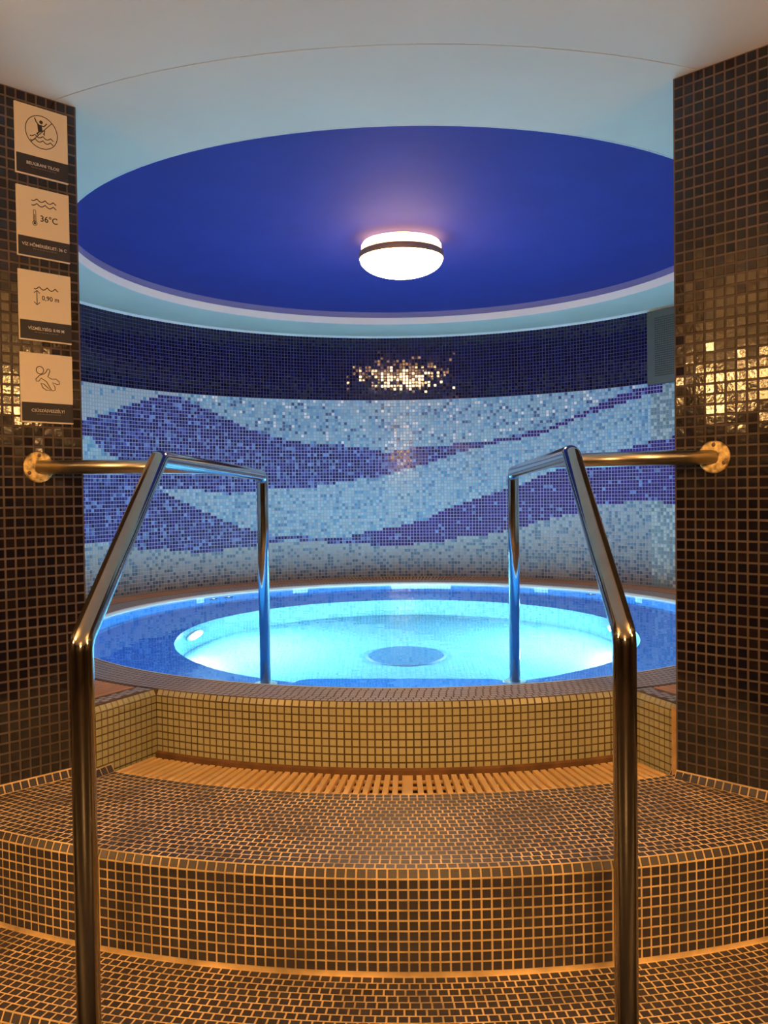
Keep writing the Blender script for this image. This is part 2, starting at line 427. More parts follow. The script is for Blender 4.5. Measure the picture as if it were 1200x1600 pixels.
SIGN_Z = [(2.540, 2.330), (2.296, 2.088), (2.047, 1.840), (1.803, 1.593)]
def flank_tiles(wall, c0, U, Nn, hid):
    ts = Tiles(); cols = int(1.88 / PW); rows = int((ZC - ZB) / PW) + 1
    Ut = -U if c0[0] < 0 else U          # so that u x v points out of the wall
    for i in range(cols):
        for j in range(rows):
            zc = ZC - (j + 0.5) * PW
            if zc < ZA: continue
            ts.add(c0 + U * ((i + 0.5) * PW + 0.002) + ZV * zc, Ut, ZV, TW, TW)
    ts.make(wall, M['wall_tile'], h=0.0016, tilt=0.011, hidden=hid)
def hid_left(c):
    s_ = (c - L0) @ UL; h = np.zeros(len(c), bool)
    for zt, zb in SIGN_Z: h |= (s_ > 0.02) & (s_ < 0.20) & (c[:, 2] < zt + 0.005) & (c[:, 2] > zb - 0.005)
    return h
flank_tiles(wall_left, L0, UL, NL, hid_left)
flank_tiles(wall_right, R0, UR, NR, None)

# round back wall
A0, A1 = math.radians(24.0), math.radians(360 - 32.5)
ZN = 2.086
wall_back = MB(); wall_back.sweep([(RW + 0.0012, ZR - 0.05), (RW + 0.12, ZR - 0.05), (RW + 0.12, ZN), (RW + 0.0012, ZN)], A0, A1, 160)
wall_back = structure(fix_normals(wall_back.build('wall_back', M['light_grout'])))
mb = MB(); mb.sweep([(RW + 0.0012, ZN), (RW + 0.12, ZN), (RW + 0.12, ZC), (RW + 0.0012, ZC)], A0, A1, 160)
fix_normals(mb.build('upper_grout_bed', M['navy_grout'], wall_back))

# mosaic picture: outlines seen in the photo, taken onto the wall
def c7(l): return [(130 + x / 2.353, 570 + y / 2.353) for x, y in l]
def c8(l): return [(600 + x / 2.553, 570 + y / 2.553) for x, y in l]
band1 = ([(95, 655)] + c7([(0, 200), (100, 175), (230, 128), (300, 110), (350, 113), (420, 150), (500, 185), (600, 230), (700, 265), (800, 285), (900, 293), (1000, 300), (1080, 312)])
         + c8([(0, 350), (150, 325), (300, 315), (400, 303), (480, 294), (560, 270), (650, 254), (750, 208), (850, 162), (950, 114), (1050, 81), (1110, 74),
               (1110, 104), (1060, 115), (1000, 136), (900, 172), (820, 197), (760, 219), (700, 249), (620, 279), (560, 292), (480, 307), (440, 315), (380, 331), (300, 350), (200, 385), (130, 405), (60, 425), (0, 437)])
         + c7([(1080, 412), (950, 430), (850, 450), (720, 452), (600, 465), (540, 476), (470, 466), (400, 458), (330, 455), (280, 450), (200, 440), (0, 440)]) + [(95, 757)])
band2 = ([(95, 750)] + c7([(0, 430), (200, 432), (270, 447), (320, 480), (400, 520), (480, 555), (560, 590), (640, 613), (700, 626), (760, 630), (860, 634), (980, 632), (1000, 625), (1080, 605)])
         + c8([(0, 655), (80, 640), (170, 615), (240, 580), (320, 550), (400, 522), (480, 500), (560, 470), (640, 435), (720, 405), (800, 380), (900, 352), (985, 330), (1060, 305), (1160, 285), (1250, 270),
               (1250, 560), (1160, 555), (1100, 548), (1040, 535), (990, 540), (940, 555), (860, 555), (770, 590), (680, 610), (600, 632), (500, 660), (400, 680), (300, 688), (200, 710), (130, 712), (60, 725), (0, 722)])
         + c7([(1060, 662), (1000, 656), (900, 654), (850, 652), (780, 643), (700, 652), (640, 663), (560, 672), (500, 685), (400, 690), (300, 680), (200, 678), (130, 668), (60, 650), (0, 655)]) + [(95, 850)])
notch = [(95, 682), (143, 684), (157, 699), (171, 709), (190, 720), (205, 733), (190, 741), (95, 741)]
def to_wall(l):
    q = np.array([wall_polar(x, y) for x, y in l]); x = np.array([p_[0] for p_ in l])
    q[x <= 96, 0] += 0.55; q[x > 1085, 0] -= 0.45      # the picture runs on past both flanking walls
    return q
def inside(poly, a, z):
    r = np.zeros(len(a), bool); j = len(poly) - 1
    for i in range(len(poly)):
        ai, zi = poly[i]; aj, zj = poly[j]
        if zi != zj:
            t = (zi > z) != (zj > z); r ^= t & (a < (aj - ai) * (z - zi) / (zj - zi) + ai)
        j = i
    return r
ts = Tiles(); nrow = int((ZC - ZR) / P) + 1
ncol = int((A1 - A0) * RW / P); da = (A1 - A0) / ncol
row0 = int((ZC - ZN) / P); z_first = ZN + row0 * P
meta = []
for j in range(-row0 - 1, nrow):
    zc = ZN - (j + 0.5) * P
    if zc > ZC - 0.004 or zc < ZR + 0.003: continue
    for i in range(ncol):
        a = A0 + (i + 0.5) * da
        ts.add(pol(a, RW, zc), np.array([-math.cos(a), -math.sin(a), 0.0]), ZV, T, T); meta.append((a, zc))
meta = np.array(meta); a_, z_ = meta[:, 0], meta[:, 1]; m_ = len(a_); rnd = rng.random(m_)
b1 = inside(to_wall(band1), a_, z_); b2 = inside(to_wall(band2), a_, z_); nt = inside(to_wall(notch), a_, z_)
dark = (b1 | b2) & ~nt
a_mid = wall_polar(640, 700)[0]; a_285 = wall_polar(292, 640)[0]; a_r = wall_polar(1018, 640)[0]
def tone(c, var=0.12): return np.array(c)[None] * (1 + rng.uniform(-var, var, (m_, 1)))
pale, mid, slate, white = tone((0.33, 0.52, 0.60)), tone((0.12, 0.31, 0.49), 0.25), tone((0.07, 0.14, 0.25), 0.3), tone((0.80, 0.80, 0.78))
indigo, violet, blue2 = tone((0.018, 0.018, 0.14), 0.5), tone((0.032, 0.016, 0.15), 0.4), tone((0.12, 0.22, 0.50), 0.3)
warmpale_shaded, dslate = tone((0.20, 0.20, 0.19)), tone((0.07, 0.10, 0.13), 0.3)
gpale, gmid = tone((0.40, 0.50, 0.48)), tone((0.16, 0.26, 0.28), 0.15)
sky_ = tone((0.21, 0.42, 0.57), 0.1)
col = np.where((rnd < 0.58)[:, None], pale, np.where((rnd < 0.80)[:, None], sky_, mid))
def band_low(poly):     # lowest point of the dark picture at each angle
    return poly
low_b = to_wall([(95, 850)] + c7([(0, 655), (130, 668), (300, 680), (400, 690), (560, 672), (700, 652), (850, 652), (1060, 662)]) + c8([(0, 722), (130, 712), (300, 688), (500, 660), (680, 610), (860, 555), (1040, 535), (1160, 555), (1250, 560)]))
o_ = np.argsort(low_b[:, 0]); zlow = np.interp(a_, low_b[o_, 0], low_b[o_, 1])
top_b = to_wall([(95, 655)] + c7([(0, 200), (230, 128), (350, 113), (500, 185), (700, 265), (900, 293), (1080, 312)]) + c8([(150, 325), (480, 297), (650, 258), (850, 166), (1050, 83), (1250, 60)]))
o_ = np.argsort(top_b[:, 0]); ztop = np.interp(a_, top_b[o_, 0], top_b[o_, 1])
upper = (z_ > ztop) & ~dark
ul = upper & (a_ > a_285)
col = np.where(ul[:, None], np.where((rnd < 0.93)[:, None], tone((0.40, 0.50, 0.54), 0.06), mid), col)
ur = upper & ~ul
col = np.where(ur[:, None], np.where((rnd < 0.50)[:, None], pale, np.where((rnd < 0.72)[:, None], sky_, np.where((rnd < 0.84)[:, None], mid, np.where((rnd < 0.93)[:, None], slate, white)))), col)
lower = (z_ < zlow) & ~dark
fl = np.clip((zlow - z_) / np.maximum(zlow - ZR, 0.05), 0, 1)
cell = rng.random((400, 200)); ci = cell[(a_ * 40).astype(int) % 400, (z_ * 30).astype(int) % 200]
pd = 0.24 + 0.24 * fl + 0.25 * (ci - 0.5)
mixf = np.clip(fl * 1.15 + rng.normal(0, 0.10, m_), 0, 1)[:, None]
lowc = np.where((rnd < pd)[:, None], tone((0.13, 0.25, 0.33), 0.2) * (1 - mixf) + dslate * mixf, tone((0.34, 0.44, 0.47), 0.06) * (1 - mixf) + warmpale_shaded * mixf)  # more slates downward is pattern; pale tiles darkening downward is rim shade painted in
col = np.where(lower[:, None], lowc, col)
right = a_ < a_r
col = np.where((right & ~dark)[:, None], np.where((rnd < 0.45)[:, None], gpale, gmid), col)
dk = np.where((rnd < 0.66)[:, None], indigo, np.where((rnd < 0.86)[:, None], tone((0.05, 0.07, 0.28), 0.4), blue2))
dk3 = np.where((rnd < 0.93)[:, None], violet, blue2)
isb3 = (b2 & (a_ < wall_polar(590, 830)[0])) | (b1 & (a_ < wall_polar(760, 700)[0]))
dk = np.where(isb3[:, None], dk3, dk); col = np.where(dark[:, None], dk, col)
navy = z_ > ZN
col = np.where(navy[:, None], tone((0.004, 0.0035, 0.032), 0.35), col)
sel = navy
def subset(ts, k):
    t = Tiles()
    for n_ in ('c', 'u', 'v', 'a', 'b', 'h'): setattr(t, n_, [x for x, f_ in zip(getattr(ts, n_), k) if f_])
    return t
M['navy_mosaic'] = mat_attr('navy_glaze', 0.05, 0.04)
subset(ts, navy).make(wall_back, M['navy_mosaic'], h=0.0012, tilt=0.014, singles=0, colors=col[navy], stuff='navy_mosaic')
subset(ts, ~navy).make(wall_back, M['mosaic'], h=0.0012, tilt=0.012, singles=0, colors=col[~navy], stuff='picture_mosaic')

# ceiling with the round recess and its seam
def ceil_ring(mb, Ri, Ro_, z0, z1, n=128): mb.sweep([(Ri, z0), (Ro_, z0), (Ro_, z1), (Ri, z1)], 0, 2 * math.pi, n)
mb = MB(); ceil_ring(mb, RB_, RJ - 0.002, ZC, ZC2 + 0.05); ceiling = structure(fix_normals(mb.build('ceiling', M['ceiling'])))
mb = MB(); n = 128
outer = [(X0 - 0.1, YB - 0.1), (X1 + 0.1, YB - 0.1), (X1 + 0.1, 7.2), (X0 - 0.1, 7.2)]
# outer field: strips between the seam circle and the rectangle
v = []; f = []
for i in range(n):
    a = 2 * math.pi * i / n; dx, dy = math.sin(a), -math.cos(a)
    t = min([((X1 + 0.1 - CX) / dx if dx > 1e-9 else 1e9), ((X0 - 0.1 - CX) / dx if dx < -1e-9 else 1e9), ((7.2 - CY) / dy if dy > 1e-9 else 1e9), ((YB - 0.1 - CY) / dy if dy < -1e-9 else 1e9)])
    for R_, z_c in ((RJ + 0.002, ZC), (t, ZC), (t, ZC + 0.1), (RJ + 0.002, ZC + 0.1)): v.append(pol(a, R_, z_c))
for i in range(n):
    j = (i + 1) % n
    for k in range(4): f.append((i * 4 + k, j * 4 + k, j * 4 + (k + 1) % 4, i * 4 + (k + 1) % 4))
mb.add(v, f)
# corners of the rectangle
for cxn, cyn in outer:
    ang = math.atan2(cxn - CX, -(cyn - CY)) % (2 * math.pi); i = int(ang / (2 * math.pi) * n); p1, p2 = v[i * 4 + 1], v[((i + 1) % n) * 4 + 1]
    mb.add([p1, p2, (cxn, cyn, ZC)], [(0, 1, 2)])
fix_normals(mb.build('hall_ceiling', M['ceiling'], ceiling))
mb = MB(); ceil_ring(mb, RJ - 0.01, RJ + 0.01, ZC + 0.004, ZC + 0.05); fix_normals(mb.build('seam', M['seam'], ceiling))
mb = MB(); mb.sweep([(0.0005, ZC2), (RB_ - 0.0, ZC2), (RB_, ZC2 + 0.05), (0.0005, ZC2 + 0.05)], 0, 2 * math.pi, 128); fix_normals(mb.build('recess_top', M['blue'], ceiling))
mb = MB(); ceil_ring(mb, RB_ - 0.003, RB_ + 0.002, ZC + 0.046, ZC2); fix_normals(mb.build('recess_band', M['lilac'], ceiling, angle=40))
mb = MB(); ceil_ring(mb, RB_ - 0.006, RB_ + 0.002, ZC - 0.001, ZC + 0.046); fix_normals(mb.build('recess_edge', M['white'], ceiling, angle=40))
mb = MB(); mb.sweep([(RW - 0.016, ZC), (RW, ZC - 0.014), (RW + 0.01, ZC - 0.014), (RW + 0.01, ZC)], A0, A1, 140); structure(fix_normals(mb.build('trim_1', M['white'], angle=30)))

# ================================================================== STEPS
S0, S1 = math.radians(-64), math.radians(58)
def step_body(Rin, Rf, zt, zb):
    mb = MB(); mb.sweep([(Rin, zb), (Rf - 0.0012, zb), (Rf - 0.0012, zt - 0.0215), (Rf - 0.0125, zt - 0.0012), (Rin, zt - 0.0012)], S0, S1, 90); return mb
lower_step = fix_normals(step_body(RS2 - 0.05, RS1, ZA, 0.0).build('curved_step', M['step_grout'], angle=20))
tag(lower_step, 'lower curved mosaic step at the bottom edge of the photo, in front of the taller riser', 'step', 'curved mosaic steps'); structure(lower_step)
ts = Tiles()
ring_tiles(ts, RS2 + 0.002, RS1 - 0.0125, ZA - 0.0012, S0, S1, keep=in_hall)
chamfer_tiles(ts, RS1 - 0.0125, ZA - 0.0012, RS1 - 0.0012, ZA - 0.0215, S0, S1, keep=in_hall)
cyl_tiles(ts, RS1 - 0.0012, 0.0, ZA - 0.0215, S0, S1, False, keep=in_hall)
ts.make(lower_step, M['step_tile'], tilt=0.006)
upper_step = fix_normals(step_body(RG, RS2, ZB, ZA - 0.02).build('curved_step', M['step_grout'], angle=20))
tag(upper_step, 'upper curved mosaic step with orange grout, directly below the wooden slat grating', 'step', 'curved mosaic steps'); structure(upper_step)
ts = Tiles()
ring_tiles(ts, RG + 0.002, RS2 - 0.0125, ZB - 0.0012, S0, S1, keep=lambda c: in_hall(c, 0.012))
chamfer_tiles(ts, RS2 - 0.0125, ZB - 0.0012, RS2 - 0.0012, ZB - 0.0215, S0, S1, keep=in_hall)
cyl_tiles(ts, RS2 - 0.0012, ZA, ZB - 0.0215, S0, S1, False, keep=in_hall)
# sloping skirting row along the flanking walls
def skirting(ts, c0, U, Nn, s0, s1):
    v_ = (ZV * 0.022 - Nn * 0.014); v_ /= np.linalg.norm(v_); s_ = s0 + P / 2
    while s_ < s1:
        c = c0 + U * s_ + Nn * 0.0095 + ZV * (ZB + 0.011); u_ = -U if c0[0] < 0 else U
        ts.add(c, u_, v_, T, T + 0.003); s_ += P
skirting(ts, L0, UL, NL, 0.0, 0.62); skirting(ts, R0, UR, NR, 0.0, 0.62)
for a, sg in ((AL, 1), (AR, -1)):       # short row on the sides of the notch, outside the grating
    Un = np.array([math.sin(a), -math.cos(a), 0.0]); Nn = np.array([math.cos(a), math.sin(a), 0.0]) * sg
    for k in range(3):
        v_ = ZV * 0.022 - Nn * 0.014; v_ /= np.linalg.norm(v_)
        ts.add(pol(a, RG + 0.004 + (k + 0.5) * P, ZB + 0.011) + Nn * 0.0095, -Un * sg, v_, T, T + 0.003)
ts.make(upper_step, M['step_tile'], tilt=0.006)
def skirt_bed(c0, U, Nn, name, ln=0.64):
    mb = MB(); q = []
    for s_ in (0.0, ln):
        b_ = c0 + U * s_; q += [b_ + ZV * (ZB - 0.004), b_ + Nn * 0.016 + ZV * (ZB - 0.004), b_ + Nn * 0.0155 + ZV * (ZB), b_ + Nn * 0.0015 + ZV * (ZB + 0.023), b_ + ZV * (ZB + 0.024)]
    mb.add(q, [(0, 1, 2, 3, 4), (9, 8, 7, 6, 5)] + [(k, 5 + k, 5 + (k + 1) % 5, (k + 1) % 5) for k in range(5)])
    fix_normals(mb.build(name, M['step_grout'], upper_step))
for a, sg in ((AL, 1), (AR, -1)):
    Un = np.array([math.sin(a), -math.cos(a), 0.0]); Nn = np.array([math.cos(a), math.sin(a), 0.0]) * sg
    skirt_bed(pol(a, RG + 0.002), Un, Nn, 'skirting_bed', 0.07)
skirt_bed(L0, UL, NL, 'skirting_bed'); skirt_bed(R0, UR, NR, 'skirting_bed')

# ================================================================== POOL
pool = thing('round_pool', 'round sunken pool with glowing blue mosaic basin and beige tiled rim', 'pool', (CX, CY, -0.25))
RF, DB, DF = 1.19, 0.38, 0.95
ZS, ZF = ZW - DB, ZW - DF
def lining(name, prof, mat, n=160, smooth=True, uv_polar=True, flat=False):
    """swept strip with UVs in metres"""
    v = []; f = []; uvs = []
    m = len(prof); ln = [0.0]
    for k in range(1, m): ln.append(ln[-1] + math.hypot(prof[k][0] - prof[k-1][0], prof[k][1] - prof[k-1][1]))
    Rm = max(p_[0] for p_ in prof)
    for i in range(n + 1):
        a = 2 * math.pi * i / n
        v += [pol(a, R, z) for R, z in prof]
    for i in range(n):
        for k in range(m - 1):
            f.append((i * m + k, (i + 1) * m + k, (i + 1) * m + k + 1, i * m + k + 1))
    me = mesh(name, v, f); ul = me.uv_layers.new(name='UVMap')
    for lp in me.loops:
        vi = lp.vertex_index; co = me.vertices[vi].co
        if flat: ul.data[lp.index].uv = (co.x + 20, co.y + 20)
        else: ul.data[lp.index].uv = (2 * math.pi * (vi // m) / n * Rm + 20, ln[vi % m] + 20)
    for p_ in me.polygons: p_.use_smooth = smooth
    return link(name, me, mat, pool)
lining('basin_wall', [(RP, ZW - 0.012), (RP, ZS + 0.03), (RP - 0.03, ZS)], M['pool_wall'], smooth=False)
lining('seat_ledge', [(RP - 0.03, ZS), (RF, ZS)], M['pool_seat'])
lining('seat_riser', [(RF, ZS), (RF, ZF)], M['pool_riser'])
lining('basin_floor', [(RF, ZF), (0.001, ZF)], M['pool_floor'], flat=True)
mb = MB(); mb.sweep([(RP - 0.008, ZW - 0.012), (RP - 0.002, ZW + 0.006), (RP + 0.012, ZR + 0.0005), (RP + 0.022, ZR - 0.004), (RP + 0.022, ZW - 0.03), (RP - 0.0, ZW - 0.03)], 0, 2 * math.pi, 180)
fix_normals(mb.build('overflow_lip', M['lip'], pool, angle=60))
# pale inlays in the blue band
for px0, px1, py in ((612, 702, 915), (308, 335, 935), (458, 486, 920), (833, 860, 918), (983, 1010, 933), (160, 206, 966)):
    aa = []
    for px in (px0, px1):
        d = ray(px, py); t = (ZW - EYE) / d[2]; q = d * t
        aa.append(math.atan2(q[0] - CX, -(q[1] - CY)) % (2 * math.pi))
    a0, a1 = min(aa), max(aa); nn = 10
    v = []; f = []
    for i in range(nn + 1):
        a = a0 + (a1 - a0) * i / nn
        for R_, z_c in ((RP - 0.003, ZW - 0.014), (RP - 0.003, ZW - 0.25), (RP + 0.002, ZW - 0.25), (RP + 0.002, ZW - 0.014)): v.append(pol(a, R_, z_c))
    for i in range(nn):
        for k in range(3): f.append((i * 4 + k, (i + 1) * 4 + k, (i + 1) * 4 + k + 1, i * 4 + k + 1))
    f += [(0, 1, 2, 3), tuple(nn * 4 + k for k in (3, 2, 1, 0))]
    me = mesh('inlay_panel', v, f); ul = me.uv_layers.new(name='UVMap')
    for lp in me.loops:
        co = me.vertices[lp.vertex_index].co; ul.data[lp.index].uv = (math.atan2(co.x - CX, -(co.y - CY)) % (2 * math.pi) * RP + 20, co.z + 20)
    link('inlay_panel', me, M['inlay'], pool)
# entry step under water in front
AX = (AL + AR) / 2; ex = np.array([math.cos(AX), math.sin(AX), 0.0]); ey = np.array([-math.sin(AX), math.cos(AX), 0.0])
mb = MB(); poly = []
base = pol(AX, RF + 0.02)
hw, dp, rr = 0.46, 0.44, 0.09
for (sx, k0) in ((-1, 0), (1, 1)):
    cx_ = sx * (hw - rr)
    for k in range(7):
        t = math.pi / 2 * k / 6 if k0 else math.pi / 2 * (1 - k / 6)
        poly.append((cx_ + sx * rr * math.sin(t), dp - rr + rr * math.cos(t)))
poly = [(-hw, -0.05)] + poly + [(hw, -0.05)]
mb.prism([tuple((base + ex * x + ey * y)[:2]) for x, y in poly], ZF, ZW - 0.64)
o = fix_normals(mb.build('entry_step', M['pool_wall'], pool)); ul = o.data.uv_layers.new(name='UVMap')
for lp in o.data.loops: co = o.data.vertices[lp.vertex_index].co; ul.data[lp.index].uv = (co.x + 20, co.y + co.z + 20)
mb = MB(); mb.lathe([(0.0005, 0.012), (0.20, 0.012), (0.215, 0.004), (0.215, 0.0)], (CX, CY, ZF), (1, 0, 0), (0, 1, 0), (0, 0, 1), 48)
fix_normals(mb.build('floor_drain_cover', M['drain'], pool))
# chrome jets in the band
for px, py in ((364, 935), (388, 933), (897, 928)):
    d = ray(px, py); t = (ZW - EYE) / d[2]; q = d * t; a = math.atan2(q[0] - CX, -(q[1] - CY))
    nn = np.array([-math.sin(a), math.cos(a), 0.0]); tt = np.array([math.cos(a), math.sin(a), 0.0])
    mb = MB(); mb.lathe([(0.0005, 0.006), (0.012, 0.006), (0.015, 0.016), (0.034, 0.010), (0.036, -0.004)], pol(a, RP, ZW - 0.14), tt, ZV, nn, 24)
    fix_normals(mb.build('water_jet', M['chrome'], pool, angle=40))
# underwater lamps in the seat riser
for k, deg in enumerate((-100, 99)):
    a = math.radians(deg); nn = np.array([-math.sin(a), math.cos(a), 0.0]); tt = np.array([math.cos(a), math.sin(a), 0.0])
    c = pol(a, RF, ZF + 0.34)
    lm = thing('underwater_lamp', 'round underwater lamp glowing white at the %s of the pool' % ('left' if k == 0 else 'right'), 'lamp', tuple(c), 'underwater lamps')
    mb = MB(); mb.lathe([(0.0005, 0.030), (0.06, 0.026), (0.09, 0.014)], c, tt, ZV, nn, 32); fix_normals(mb.build('lens', M['glow_pool'], lm, smooth=True))
    mb = MB(); mb.lathe([(0.088, 0.012), (0.092, 0.022), (0.112, 0.016), (0.116, -0.01), (0.088, -0.01)], c, tt, ZV, nn, 32); fix_normals(mb.build('bezel', M['steel'], lm, angle=40))

# rim body: coping ring, outer wall of the entrance notch, deck round the rest
NA0, NA1 = AR, AL + 2 * math.pi
prof_c = [(RP + 0.003, 0.32), (RO - 0.0012, 0.32), (RO - 0.0012, ZR - 0.0215), (RO - 0.0125, ZR - 0.0012), (RP + 0.010, ZR - 0.0012), (RP + 0.003, ZR - 0.012)]
mb = MB(); mb.sweep(prof_c, AL, AR, 60); rim_front = fix_normals(mb.build('rim_wall', M['rim_grout'], pool, angle=20))
cw = 0.0115 / RO
prof_d = [(RP + 0.003, 0.32), (RO, 0.32), (RO, ZR - 0.0012), (RP + 0.010, ZR - 0.0012), (RP + 0.003, ZR - 0.012)]
mb = MB(); mb.sweep(prof_d, NA0, NA1, 200); fix_normals(mb.build('coping_bed', M['rim_grout'], pool, angle=20))
SB = 0.085                    # tiled strip between notch side and deck grating
deck = bpy.data.objects.new('floor_deck', None); COL.objects.link(deck); deck.location = (CX, CY, 0.32); structure(deck)
def deck_part(nm, prof, a0, a1, n_, mt): mb = MB(); mb.sweep(prof, a0, a1, n_); fix_normals(mb.build(nm, mt, deck, angle=20))
deck_part('deck_channel', [(RO + 0.001, 0.32), (RG, 0.32), (RG, ZR - 0.055), (RO + 0.001, ZR - 0.055)], NA0 + SB / RO, NA1 - SB / RO, 200, M['channel'])
deck_part('deck_edge', [(RG, 0.32), (RW, 0.32), (RW, ZR - 0.0012), (RG, ZR - 0.0012)], A0, A1, 200, M['rim_grout'])
CH = 0.0125                   # chamfer along the notch
for a0, a1, sg in ((NA0, A0, 1), (A1, NA1, -1)):
    for z0, z1, ins in ((0.32, ZR - 0.0215, 0.0), (ZR - 0.0215, ZR - 0.0012, CH / RO)):
        RX = 2.086 if sg > 0 else 2.124
        deck_part('deck_edge', [(RG, z0), (RX, z0), (RX, z1), (RG, z1)], a0 + (ins if sg > 0 else 0), a1 - (ins if sg < 0 else 0), 6, M['rim_grout'])
for a0, a1, sg in ((NA0, NA0 + SB / RO, 1), (NA1 - SB / RO, NA1, -1)):
    for z0, z1, ins in ((0.32, ZR - 0.0215, 0.0), (ZR - 0.0215, ZR - 0.0012, CH / RO)):
        deck_part('deck_strip', [(RO - 0.011, z0), (RG + 0.001, z0), (RG + 0.001, z1), (RO - 0.011, z1)], a0 + (ins if sg > 0 else 0), a1 - (ins if sg < 0 else 0), 4, M['rim_grout'])
# beige tiles: notch front, notch sides
ts = Tiles()
chamfer_tiles(ts, RO - 0.0125, ZR - 0.0012, RO - 0.0012, ZR - 0.0215, AL, AR)
cyl_tiles(ts, RO - 0.0012, ZB - 0.01, ZR - 0.0215, AL, AR, False)
ts.make(pool, M['rim_tile'], tilt=0.008, stuff='rim_tiles')
ts = Tiles()
for a, sg in ((AL, 1), (AR, -1)):
    Un = np.array([math.sin(a), -math.cos(a), 0.0]); Nn = np.array([math.cos(a), math.sin(a), 0.0]) * sg
    nc = 11 if sg > 0 else 9
    for i in range(nc):
        Rc = RO + (i + 0.5) * P
        v_ = ZV * 0.0203 - Nn * 0.0113; v_ /= np.linalg.norm(v_)
        ts.add(pol(a, Rc, ZR - 0.0112) - Nn * 0.0045, -Un * sg, v_, T, T)
        for j in range(9):
            zc = ZR - 0.0215 - (j + 0.5) * P
            ts.add(pol(a, Rc, zc) + Nn * 0.0008, -Un * sg, ZV, T, T)
ts.make(deck, M['rim_tile'], tilt=0.008, stuff='notch_tiles')
ts = Tiles()
ring_tiles(ts, RP + 0.022, RO - 0.0125, ZR - 0.0012, 0.3, 0.3 + 2 * math.pi)
ts.make(pool, M['cope_tile'], tilt=0.008, singles=0, stuff='coping_tiles')
ts = Tiles()
ring_tiles(ts, RG, RW, ZR - 0.0012, NA0 + 0.02, NA1 - 0.02, bond=False)
for a0, a1 in ((NA0 + 0.008, NA0 + SB / RO), (NA1 - SB / RO, NA1 - 0.008)): ring_tiles(ts, RO, RG, ZR - 0.0012, a0, a1)
ts.make(deck, M['cope_tile'], tilt=0.008, singles=0, stuff='deck_tiles')

# water
mb = MB(); n = 160
mb.add([pol(2 * math.pi * i / n, RP - 0.001, ZW) for i in range(n)], [tuple(range(n))])
water = mb.build('pool_water', M['water'])
tag(water, 'clear still blue water filling the round pool', 'water')
if water.data.polygons[0].normal.z < 0: water.data.flip_normals()

# ================================================================== WOODEN GRATINGS
mid_a = math.radians(-3.3)
gr = thing('wooden_grating', 'curved wooden slat grating lying in front of the beige pool rim', 'grating', tuple(pol(mid_a, (RO + RG) / 2, ZB - 0.03)))
mb = MB(); mb.box(pol(0, (RO + RG) / 2 + 0.008), (1, 0, 0), (0, 1, 0), (0, 0, 1), 0.0078, (RG - RO) / 2 - 0.017, -0.018, 0.0)
def slat_mesh(wd, l, th=0.018, mat=None):
    b_ = MB(); e = 0.0012
    q = []
    for z_c, ins in ((-th, 0), (-e, 0), (0.0, e)):
        for sx, sy in ((-1, -1), (1, -1), (1, 1), (-1, 1)): q.append((sx * (wd / 2 - ins), sy * (l / 2 - ins), z_c))
    fs = [(3, 2, 1, 0), (8, 9, 10, 11)]
    for k in range(2):
        for j in range(4): fs.append((k * 4 + j, k * 4 + (j + 1) % 4, k * 4 + 4 + (j + 1) % 4, k * 4 + 4 + j))
    b_.add(q, fs); me = mesh('slat', b_.v, b_.f)
    me.materials.append(mat); return me
SL = RG - RO - 0.040
s_thin = slat_mesh(0.0165, SL, mat=M['wood']); s_wide = slat_mesh(0.032, SL, mat=M['wood'])
Rm = (RO + RG) / 2 + 0.017; ap = 0.0272 / Rm; a = AL + 0.012; k = 0
while a < AR - 0.010:
    wide = k in (33,)
    if wide: a += 0.004
    o = bpy.data.objects.new('slat', s_wide if wide else s_thin); COL.objects.link(o); o.parent = gr; o.matrix_parent_inverse = Matrix.Translation(-Vector(gr.location))
    c = pol(a, Rm, ZB + random.uniform(-0.001, 0.001))
    o.matrix_basis = Matrix.Translation(c) @ Matrix.Rotation(a + random.uniform(-0.012, 0.012), 4, 'Z')
    a += ap + (0.0055 if wide else 0) + random.uniform(-0.0006, 0.0006); k += 1
for R_ in (RO + 0.055, RO + 0.110, RO + 0.165):
    mb = MB(); mb.tube([pol(AL + 0.006 + (AR - AL - 0.012) * i / 50, R_, ZB - 0.0165) for i in range(51)], 0.006, 8); mb.build('rod', M['wood'], gr, smooth=True)
mb = MB(); mb.sweep([(RO - 0.02, ZB - 0.30), (RG + 0.02, ZB - 0.30), (RG + 0.02, ZB - 0.045), (RO - 0.02, ZB - 0.045)], AL - 0.03, AR + 0.03, 50)
fix_normals(mb.build('drain_channel', M['channel'], deck))
mb = MB(); mb.sweep([(RO - 0.001, ZB - 0.05), (RO + 0.012, ZB - 0.05), (RO + 0.010, ZB + 0.004), (RO - 0.001, ZB + 0.010)], AL, AR, 50)
fix_normals(mb.build('mortar_bead', M['mortar'], pool))
mb = MB(); q_ = R0 + np.array([0.002, 0.012, 0.0]); mb.box(q_ + ZV * (ZB + 0.10), NR, UR, ZV, 0.0075, 0.009, -0.10, 0.108)
fix_normals(mb.build('corner_joint', M['joint'], deck))

